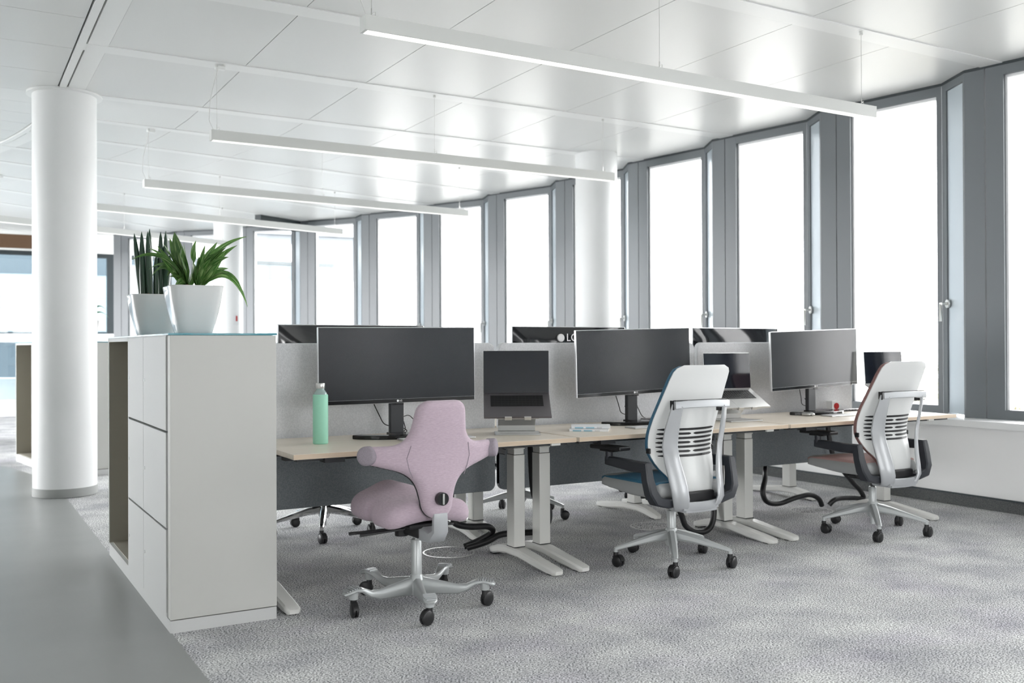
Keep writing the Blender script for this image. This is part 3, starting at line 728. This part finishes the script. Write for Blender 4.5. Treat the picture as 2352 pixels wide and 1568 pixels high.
keyboard('white keyboard on the middle desk next to the notebooks', (3.80, 4.72, ZD), math.radians(-4))
keyboard('white keyboard on the desk at the windows', (5.56, 4.76, ZD), math.radians(-4))
def dock(lab, loc, rz, sx, sy, h=.022, m='alu_dark'):
    o = thing('docking_station', lab, 'dock', loc, rz, 'docking stations')
    MB().span(-sx/2, sx/2, -sy/2, sy/2, 0, h).build('case', m, o, bevel=.004)
    for i in range(4): MB().span(-sx/2+.02+i*.03, -sx/2+.038+i*.03, -sy/2-.0008, -sy/2+.001, .006, .013).build('port', 'key_black', o)
dock('flat dark dock beside the middle monitor foot', (4.08, 5.10, ZD), -.05, .20, .06)
dock('dark dock in front of the red-dotted power cube', (5.70, 5.12, ZD), -.1, .16, .06)
dock('slim grey dock at the back of the window desk', (5.94, 5.08, ZD), -.1, .16, .06, .016)
m_ = thing('computer_mouse', 'small dark mouse below the monitor at the windows', 'mouse', (5.29, 4.885, ZD), .3)
MB().ball((0, 0, .012), .03, 14, 8, (1, 1.7, .55)).build('shell', 'alu', m_, smooth=60)
MB().ball((0, -.028, .010), .022, 12, 6, (1.1, .8, .42)).build('button_pad', 'black_plastic', m_, smooth=60)
def cube(lab, loc, rz, dot):
    o = thing('power_cube', lab, 'power cube', loc, rz, 'white power cubes')
    MB().span(-.038, .038, -.038, .038, 0, .076).build('body', 'key_white', o, bevel=.006)
    MB().cyl((0, -.0385, .038), (0, -.041, .038), .024, n=24).build('face_socket', 'red' if dot else 'key_bed', o, smooth=30)
    MB().cyl((.0385, 0, .038), (.040, 0, .038), .024, n=24).build('face_socket', 'key_bed', o)
cube('white power cube with a red round face', (5.87, 5.17, ZD), -.15, True)
cube('plain white power cube behind the blue chair', (4.24, 5.17, ZD), -.1, False)

# ------------------------------------------------------------------ chairs
def caster(base, x, y, ang, r=.031, gap=.009, wd=.019):
    b = MB(); d = (math.cos(ang), math.sin(ang)); nx, ny = -d[1], d[0]; cx, cy = x+d[0]*.016, y+d[1]*.016
    for s in (-1, 1):
        p = (cx+nx*s*gap/2, cy+ny*s*gap/2, r); q = (cx+nx*s*(gap/2+wd), cy+ny*s*(gap/2+wd), r)
        m1 = (cx+nx*s*(gap/2+wd*.75), cy+ny*s*(gap/2+wd*.75), r)
        b.tube([p, m1, q], [r, r, r*.78], 20)
    b.cyl((x, y, r*1.1), (x, y, .082), .016, .014, 12)
    hood = [(cx+d[0]*.034*math.cos(a), cy+d[1]*.034*math.cos(a), r+.036*math.sin(a)) for a in [PI*(.05+.75*i/8) for i in range(9)]]
    b.sweep(hood, (gap+wd*1.3, .004), (nx, ny, 0)); return b.build('caster', 'black_plastic', base, smooth=40)

def task_chair(lab, loc, rz, fabric, seatfab, spin, basem='chair_light'):
    o = thing('office_chair', lab, 'office chair', loc, rz, 'high-backed task chairs')
    zs = [.405, .50, .58, .66, .74, .82, .92, 1.02, 1.09, 1.125, 1.143]
    ws = [.125, .150, .205, .232, .238, .236, .226, .214, .204, .188, .145]
    ys = [-.195, -.203, -.190, -.175, -.178, -.192, -.222, -.258, -.285, -.30, -.307]
    wr = [.0, .02, .065, .09, .09, .075, .055, .04, .03, .025, .02]
    def S(u, z, off=0): return (u*cubic(zs, ws, z), cubic(zs, ys, z)+cubic(zs, wr, z)*u*u+off, z)
    def sheet(o0, o1, grow=1.0, z0=.405, z1=1.143, nu=14, nv=26):
        zz = [z0+(z1-z0)*(1-(1-i/nv)**1.15) for i in range(nv+1)]; rings = []
        for z in zz:
            rings.append([S(grow*(-1+2*i/nu), z, o0) for i in range(nu+1)] + [S(grow*(1-2*i/nu)*.985, z, o1) for i in range(nu+1)])
        return MB().loft(rings)
    sh = sheet(0, .010).build('back_shell', 'shell_white', o, smooth=50); sh['label'] = 'white outer back shell'
    sheet(.011, .034, 1.0, .43, 1.138).build('back_upholstery', fabric, o, smooth=50)
    for r in range(7):
        z = .785-r*.0245
        for (u0, u1) in (((-.86, .86),) if r % 2 == 0 else ((-.86, -.045), (.045, .86))):
            n_ = 14; rg = []
            for i in range(n_+1):
                u = u0+(u1-u0)*i/n_; e = .0062*min(1, (min(i, n_-i)+.4)/1.2)
                rg.append([S(u, z-e, -.003), S(u, z+e, -.003), S(u, z+e, .003), S(u, z-e, .003)])
            MB().loft(rg).build('vent_slot', 'black_plastic', sh)
    # silver yoke
    zf = [.925, .86, .78, .70, .62, .54, .47, .41, .37, .35]
    yf = [-.258, -.243, -.222, -.205, -.209, -.225, -.242, -.252, -.24, -.21]
    xf = [.172, .180, .186, .184, .172, .158, .150, .145, .134, .110]
    fr = MB(); rows = []
    for s in (-1, 1):
        pts = [(s*x, y, z) for x, y, z in zip(xf, yf, zf)] + [(s*.075, -.10, .345)]
        xd = (.82, s*.57, 0)
        fr.sweep(pts, [(.062, .016), (.070, .016), (.080, .016), (.086, .016), (.088, .018), (.092, .020), (.095, .022), (.092, .024), (.085, .026), (.08, .03), (.07, .03)], xd, .6)
    fr.sweep([(-.196, -.262, .925), (-.1, -.270, .93), (0, -.272, .93), (.1, -.270, .93), (.196, -.262, .925)], (.040, .020), (0, 0, 1))
    fr.sweep([(-.125, -.243, .370), (-.06, -.250, .366), (0, -.252, .365), (.06, -.250, .366), (.125, -.243, .370)], (.048, .022), (0, 0, 1))
    fr.sweep([(-.11, -.21, .347), (0, -.215, .345), (.11, -.21, .347)], (.03, .09), (0, 0, 1))
    fr.build('back_frame', 'chair_silver', o, smooth=45)
    MB().span(-.188, .188, -.262, -.24, .9475, .952).span(-.198, -.193, -.255, -.225, .90, .95).span(.148, .160, -.25, -.215, .885, .905).build('frame_gap', 'black_plastic', o)
    for s in (-1, 1): MB().box((s*.232, -.08, .665), (.012, .03, .03)).build('lumbar_slider', 'black_plastic', o, bevel=.003)
    # seat
    def shell(x, y, z):
        zz = z - .18*np.maximum(0, y-.02)**1.5*0 - np.where(y > .05, (y-.05)*.12, 0)
        d = rbox(x, y, z, (0, .098, .442), (.248, .265, .052), .045)
        return np.maximum(d, -(z - (.390+.10*np.maximum(0, y-.08)+.12*np.maximum(0, abs(x)-.12))))
    sdf(shell, (-.26, -.23, .38), (.26, .38, .49), .011).build('seat_shell', 'seat_grey', o, smooth=60)
    sdf(lambda x, y, z: rbox(x, y, z+.10*np.maximum(0, y-.22)+.1*x*x, (0, .105, .488), (.238, .250, .013), .012), (-.27, -.23, .45), (.27, .39, .52), .0085).build('seat_cushion', seatfab, o, smooth=60)
    MB().span(-.13, .13, -.222, -.165, .355, .440).span(-.09, .09, -.2, .13, .352, .40).span(-.12, .12, -.12, .04, .37, .412).build('mechanism', 'black_plastic', o, bevel=.01)
    MB().cyl((-.17, .06, .385), (-.09, .06, .378), .008, n=8).cyl((.09, .02, .378), (.22, .02, .385), .008, n=8).build('lever', 'black_plastic', o)
    for s in (-1, 1):
        a = MB().sweep([(s*.09, -.15, .385), (s*.20, -.18, .385), (s*.27, -.185, .405), (s*.297, -.18, .45), (s*.307, -.165, .52), (s*.307, -.155, .575), (s*.307, -.15, .605)],
                       [(.07, .045), (.075, .05), (.075, .055), (.07, .055), (.062, .05), (.058, .046), (.052, .042)], (0, 1, 0)).sweep([(s*.305, -.172, .585), (s*.305, -.04, .582), (s*.302, .10, .588), (s*.30, .21, .592)], [(.040, .058), (.04, .062), (.038, .056), (.034, .05)], (1, 0, 0)).cyl((s*.30, .19, .60), (s*.30, .19, .645), .022, n=12).build('arm', 'arm_dark', o, smooth=40)
        M = Matrix.Translation((s*.295, .19, .658)) @ Matrix.Rotation(s*-.12, 4, 'Z')
        MB().span(-.044, .044, -.125, .125, -.003, .020, M).span(-.028, .028, -.05, .06, -.016, -.003, M).build('arm_pad', 'black_plastic', a, bevel=.009)
    MB().cyl((0, 0, .30), (0, 0, .36), .014, n=14).build('gas_rod', 'black_plastic', o, smooth=40)
    MB().lathe([(.025, .19), (.026, .30), (.022, .305)], 20).lathe([(.016, .055), (.016, .19)], 14).build('column', basem, o, smooth=40)
    bs = MB().lathe([(.03, .105), (.037, .12), (.036, .19), (.03, .205)], 20)
    for i in range(5):
        a = spin + i*2*PI/5 - rz; d = (math.cos(a), math.sin(a))
        pt = [(.02, .165), (.12, .152), (.24, .125), (.325, .104), (.342, .098)]
        bs.sweep([(d[0]*r, d[1]*r, z) for r, z in pt], [(.05, .06), (.046, .046), (.038, .030), (.030, .020), (.024, .016)], (-d[1], d[0], 0), .5)
        bs.cyl((d[0]*.335, d[1]*.335, .072), (d[0]*.335, d[1]*.335, .10), .013, n=10)
    base = bs.build('star_base', basem, o, smooth=40)
    for i in range(5):
        a = spin + i*2*PI/5 - rz; caster(base, .335*math.cos(a), .335*math.sin(a), a + (.5, 2.2, -.7, 1.3, .2)[i])
    return o
R90 = math.radians
task_chair('high-backed chair with blue seat at the middle desk', (3.582, 4.335, 0), R90(1), 'fabric_blue', 'fabric_blue', R90(90))
task_chair('high-backed chair with dark brown edging at the window desk', (5.325, 4.36, 0), R90(-2), 'fabric_brown', 'seat_rose', R90(82))
task_chair('rear row chair with polished star base behind the near desk', (2.17, 6.24, 0), R90(178), 'fabric_blue', 'fabric_blue', R90(-112), 'chrome')
task_chair('rear row chair behind the middle desk', (3.64, 6.12, 0), R90(183), 'fabric_blue', 'fabric_blue', R90(-58))
task_chair('rear row chair behind the window desk, only a caster showing', (5.12, 6.36, 0), R90(181), 'fabric_brown', 'seat_rose', R90(185))

def saddle_chair(lab, loc, rz, spin):
    o = thing('saddle_chair', lab, 'office chair', loc, rz)
    def back(x, y, z):
        ym = -.222 + .70*x*x - .10*np.maximum(0, z-.75) + .35*np.maximum(0, .62-z)**1.3*0 + .02*np.cos((z-.6)*6)
        hwid = np.interp(z, [.5, .74, .86, 1.0, 1.1], [.165, .160, .140, .118, .112])
        qx, qz = abs(x)-hwid+.05, abs(z-.865)-.138+.05
        top = np.sqrt(np.maximum(qx, 0)**2+np.maximum(qz, 0)**2)+np.minimum(np.maximum(qx, qz), 0)-.05
        def cone(ax, az, bx, bz, r0, r1, xx):
            dx, dz = bx-ax, bz-az; t = np.clip(((xx-ax)*dx+(z-az)*dz)/(dx*dx+dz*dz), 0, 1)
            return np.sqrt((xx-ax-t*dx)**2+(z-az-t*dz)**2)-(r0+(r1-r0)*t)
        arm = cone(0, .715, .318, .757, .085, .041, abs(x)); stem = cone(0, .72, 0, .528, .125, .078, x)
        d2 = smin(smin(top, arm, .09), stem, .08)
        dy = abs(y-ym)-.036; r = .03
        a, b = d2+r, dy+r
        return np.sqrt(np.maximum(a, 0)**2+np.maximum(b, 0)**2)+np.minimum(np.maximum(a, b), 0)-r
    bk = sdf(back, (-.40, -.40, .38), (.40, -.02, 1.03), .0095).build('backrest', 'lilac', o, smooth=70)
    for s in (-1, 1):
        x = s*.322; y = -.222+.70*x*x; c = Vector((x, y, .757)); d = Vector((s*.72, -.69, .05)).normalized()
        MB().tube([c-d*.01, c+d*.026, c+d*.036, c+d*.040], [.044, .044, .040, .030], 24).build('arm_end', 'lilac_end', bk, smooth=50)
    MB().cyl((0, -.267, .548), (0, -.245, .548), .030, .031, 24).build('knob_ring', 'black_gloss', bk, smooth=40)
    MB().box((0, -.268, .548), (.010, .012, .05)).build('knob_grip', 'steel', bk, bevel=.002)
    # dark carrier plate whose rim shows along the lower edges of the backrest
    def plate(x, y, z): return np.maximum(np.maximum(back(x, y, z)-.0045, abs(y-(-.222+.70*x*x+.02*np.cos((z-.6)*6)+.019))-.0075), z-.725)
    sdf(plate, (-.39, -.36, .38), (.39, -.10, .74), .0058).build('carrier_plate', 'black_plastic', bk, smooth=60)
    # seams
    for s in (-1, 1):
        sp = [(.150, .80), (.165, .74), (.152, .69), (.135, .65)]
        MB().tube([(s*x, -.222+.70*x*x+.02*math.cos((z-.6)*6)-.0365-.10*max(0, z-.75), z) for x, z in sp], .0018, 5).build('seam', 'lilac_end', bk)
    def seat(x, y, z):
        zz = z - (.482 - .75*x*x + .035*np.exp(-(x/.09)**2)*np.clip((y-.02)/.12, 0, 1) + .2*np.minimum(0, y+.05)**2)
        wx = np.interp(y, [-.3, -.16, .0, .10, .2, .34], [.19, .225, .225, .215, .22, .205])
        qx, qy = abs(x)-wx+.08, abs(y-.098)-.272+.08
        d2 = np.sqrt(np.maximum(qx, 0)**2+np.maximum(qy, 0)**2)+np.minimum(np.maximum(qx, qy), 0)-.08
        notch = np.sqrt((abs(x)-.255)**2+((y-.08)*.9)**2)-.055
        d2 = np.maximum(d2, -notch); dy = abs(zz)-.055; r = .05
        a, b = d2+r, dy+r
        return np.sqrt(np.maximum(a, 0)**2+np.maximum(b, 0)**2)+np.minimum(np.maximum(a, b), 0)-r
    sm = lambda x, y: .482-.75*x*x+.035*math.exp(-(x/.09)**2)*min(1, max(0, (y-.02)/.12))+.2*min(0, y+.05)**2+.0535
    st = sdf(seat, (-.26, -.27, .36), (.26, .38, .66), .0095).build('seat', 'lilac', o, smooth=70)
    for s in (-1, 1):
        for line in ([(.125, -.10+.05*k) for k in range(9)], [(.125-.01*k*k*.3, .02-.02*k) for k in range(4)]):
            MB().tube([(s*x, y, sm(x, y)) for x, y in line], .0016, 5).build('seam', 'lilac_end', st)
    MB().span(-.11, .11, -.14, .17, .395, .42).span(-.055, .055, -.12, .10, .345, .40).build('seat_pan', 'black_plastic', o, bevel=.012)
    MB().sweep([(0, -.05, .38), (0, -.14, .37), (0, -.20, .365), (0, -.235, .395), (0, -.235, .48)], [(.10, .075), (.095, .07), (.085, .05), (.075, .03), (.07, .022)]).build('back_link', 'chair_silver', o, smooth=45)
    for s, y, e in ((-1, .09, .22), (-1, .03, .16), (1, .05, .15)):
        MB().sweep([(s*.04, y*.5, .375), (s*.18, y+.02, .362), (s*(.18+e*.5), y+.05, .355)], [(.014, .010), (.014, .01), (.028, .012)], (0, 1, 0)).build('lever', 'black_plastic', o, smooth=40)
    MB().cyl((-.05, .06, .335), (-.05, .06, .375), .032, .034, 18).build('tension_knob', 'black_plastic', o, smooth=40)
    MB().cyl((0, 0, .30), (0, 0, .37), .012, n=14).build('gas_rod', 'chrome', o, smooth=40)
    MB().lathe([(.0265, .145), (.0265, .318), (.024, .322)], 24).build('column', 'chair_light', o, smooth=40)
    bs = MB().lathe([(.028, .055), (.040, .06), (.042, .11), (.030, .15), (.027, .155)], 24); pads = []
    for i in range(5):
        a = spin+i*2*PI/5-rz; d = (math.cos(a), math.sin(a))
        bs.sweep([(d[0]*r, d[1]*r, z) for r, z in ((.02, .098), (.10, .092), (.20, .084), (.245, .092), (.285, .116), (.325, .124), (.365, .112), (.378, .104))],
                 [(.045, .085), (.036, .066), (.026, .046), (.032, .034), (.050, .020), (.068, .014), (.060, .014), (.03, .012)], (-d[1], d[0], 0), .6)
        bs.cyl((d[0]*.33, d[1]*.33, .080), (d[0]*.33, d[1]*.33, .12), .021, .024, 16)
    base = bs.build('star_base', 'chair_light', o, smooth=45)
    for i in range(5):
        a = spin+i*2*PI/5-rz; d = (math.cos(a), math.sin(a)); g = MB()
        for k in range(7):
            r = .300+k*.0115; wd = .062*math.sqrt(max(.05, 1-((r-.33)/.055)**2)); z = .1315-.9*max(0, r-.325)**1.5*1.4-(.3*max(0, .31-r))
            g.box((d[0]*r, d[1]*r, z+.0012), (.0055, wd, .006), a)
        g.build('foot_grip', 'chair_silver', base, bevel=.0015)
        caster(base, .33*d[0], .33*d[1], a+(.9, .6, 1.4, -1.0, .9)[i], .034, .004, .014)
    return o
saddle_chair('lilac saddle chair with cross-shaped back at the near desk', (1.945, 4.262, 0), R90(3), R90(39.5))

# ------------------------------------------------------------------ under the desks
def ring_outlet(lab, x, y):
    o = thing('floor_outlet', lab, 'floor outlet', (x, y, 0), 0, 'round floor outlets')
    MB().lathe([(.158, .0005), (.158, .003), (.148, .003), (.148, .0005)], 48).build('rim', 'outlet_metal', o, smooth=40)
    MB().lathe([(.146, .0005), (.146, .002), (.001, .002)], 40).build('lid', 'carpet', o)
ring_outlet('round flush floor outlet behind the saddle chair base', 2.615, 5.26)
ring_outlet('round flush floor outlet beyond the blue chair', 4.20, 5.28)
ring_outlet('round flush floor outlet beneath the window desk', 5.62, 5.16)
def hose(lab, pts, r=.019):
    return wires('cable_hose', lab, [pts], 'black_plastic', r, 'cable hose', 'black cable hoses')
hose('black cable hose lying between the two leg frames near the saddle chair', [(2.575, 5.15, .62), (2.575, 5.15, .40), (2.588, 5.15, .239), (2.611, 5.15, .19), (2.705, 5.15, .165), (2.824, 5.15, .155), (2.868, 5.17, .116), (2.80, 5.22, .06), (2.72, 5.26, .024)])
hose('black cable hose looping down beside the first pair of legs', [(3.05, 5.02, .68), (3.06, 5.0, .36), (3.115, 5.0, .319), (3.156, 5.0, .276), (3.175, 5.0, .221), (3.155, 5.0, .156), (3.10, 5.02, .118), (3.0, 5.08, .11), (2.90, 5.13, .10), (2.82, 5.16, .06), (2.72, 5.22, .024)])
hose('black cable hose looping under the blue chair', [(4.02, 4.95, .68), (4.04, 4.90, .34), (4.08, 4.88, .22), (4.12, 4.88, .14), (4.15, 4.88, .075), (4.21, 4.87, .032), (4.30, 4.87, .021), (4.36, 4.87, .05), (4.395, 4.88, .13), (4.40, 4.90, .25), (4.38, 4.95, .4), (4.37, 5.0, .68)])
hose('black cable hose curving down under the window desk', [(5.42, 5.38, .66), (5.37, 5.37, .45), (5.29, 5.31, .315), (5.18, 5.20, .265), (5.108, 5.15, .181), (5.151, 5.15, .108), (5.274, 5.15, .085), (5.453, 5.15, .115), (5.591, 5.15, .123), (5.684, 5.15, .086), (5.73, 5.16, .03)])
hose('black cable hose running behind the window chair', [(5.82, 5.17, .024), (5.85, 5.15, .06), (5.921, 5.15, .07), (6.068, 5.15, .06), (6.18, 5.15, .05), (6.143, 5.15, .116), (6.05, 5.16, .20), (5.9, 5.2, .4), (5.86, 5.22, .68)])

# ------------------------------------------------------------------ far corridor furniture
fd = thing('reception_desk', 'pale distant desk at the left end of the corridor', 'desk', (-.35, 14.6, 0), .5)
MB().span(-.7, .7, -.35, .35, .70, .74).build('tabletop', 'white_paint', fd, bevel=.003)
MB().span(-.66, -.62, -.3, .3, 0, .70).build('leg', 'white_paint', fd); MB().span(.62, .66, -.3, .3, 0, .70).build('leg', 'white_paint', fd)
MB().span(-.62, .62, .28, .30, .2, .70).build('modesty_panel', 'facade_blue', fd)
pd = thing('drawer_pedestal', 'dark grey drawer pedestal under the distant corridor desk', 'pedestal', (-.1, 14.45, 0), .5)
MB().span(-.2, .2, -.25, .25, 0, .58).build('case', 'seat_grey', pd, bevel=.003)
for z in (.06, .24, .42):
    d = MB().span(-.19, .19, -.262, -.25, z, z+.15).build('drawer', 'column_base', pd, bevel=.002)
    MB().span(-.06, .06, -.272, -.262, z+.11, z+.12).build('handle', 'steel', d)
tm = MB().span(-.08, 1.75, -.01, .04, 0, .24).build('wood_pelmet', 'wood_brown', bevel=.003); tm.location = (.4, 18.9, 3.0)
tag(tm, 'brown wooden pelmet below the ceiling left of the column', 'pelmet')
# ------------------------------------------------------------------ outside
gnd = MB().span(-120, 160, -120, 160, -9.2, -9).build('ground', 'ground'); struct(gnd, 'ground outside')
nb = thing('office_building', 'pale neighbouring building with blue window bands beyond the far glazing', 'building', (-2, 36, -9), -.1)
for i in range(6):
    MB().span(-18, 16, 0, 6, i*3.6, i*3.6+1.9).build('spandrel', 'facade_pale', nb)
    MB().span(-18, 16, .25, 6, i*3.6+1.9, i*3.6+3.6).build('window_band', 'facade_blue', nb)
def tree(lab, x, y, h, rad, seed):
    o = thing('tree', lab, 'tree', (x, y, -9), 0, 'trees outside the windows'); rr = random.Random(seed)
    MB().tube([(0, 0, 0), (.1, .1, h*.4), (0, .2, h*.75)], [.3, .22, .08], 8).build('trunk', 'bark', o, smooth=60)
    b = MB()
    for i in range(8000):
        a, e, q = rr.uniform(0, 2*PI), rr.uniform(-1, 1), rr.random()**.4
        lump = 1+.25*math.sin(3*a+seed)+.2*math.sin(5*e+seed)
        c = Vector((math.cos(a)*math.sqrt(1-e*e), math.sin(a)*math.sqrt(1-e*e), e*1.25))*rad*q*lump + Vector((0, 0, h*.68))
        u = Vector((rr.gauss(0, 1), rr.gauss(0, 1), rr.gauss(0, 1))).normalized(); v = u.orthogonal().normalized(); s = rr.uniform(.06, .15)
        b.add([c-u*s, c+v*s*.6, c+u*s, c-v*s*.6], [(0, 1, 2, 3)])
    b.build('crown', 'tree_washed', o)
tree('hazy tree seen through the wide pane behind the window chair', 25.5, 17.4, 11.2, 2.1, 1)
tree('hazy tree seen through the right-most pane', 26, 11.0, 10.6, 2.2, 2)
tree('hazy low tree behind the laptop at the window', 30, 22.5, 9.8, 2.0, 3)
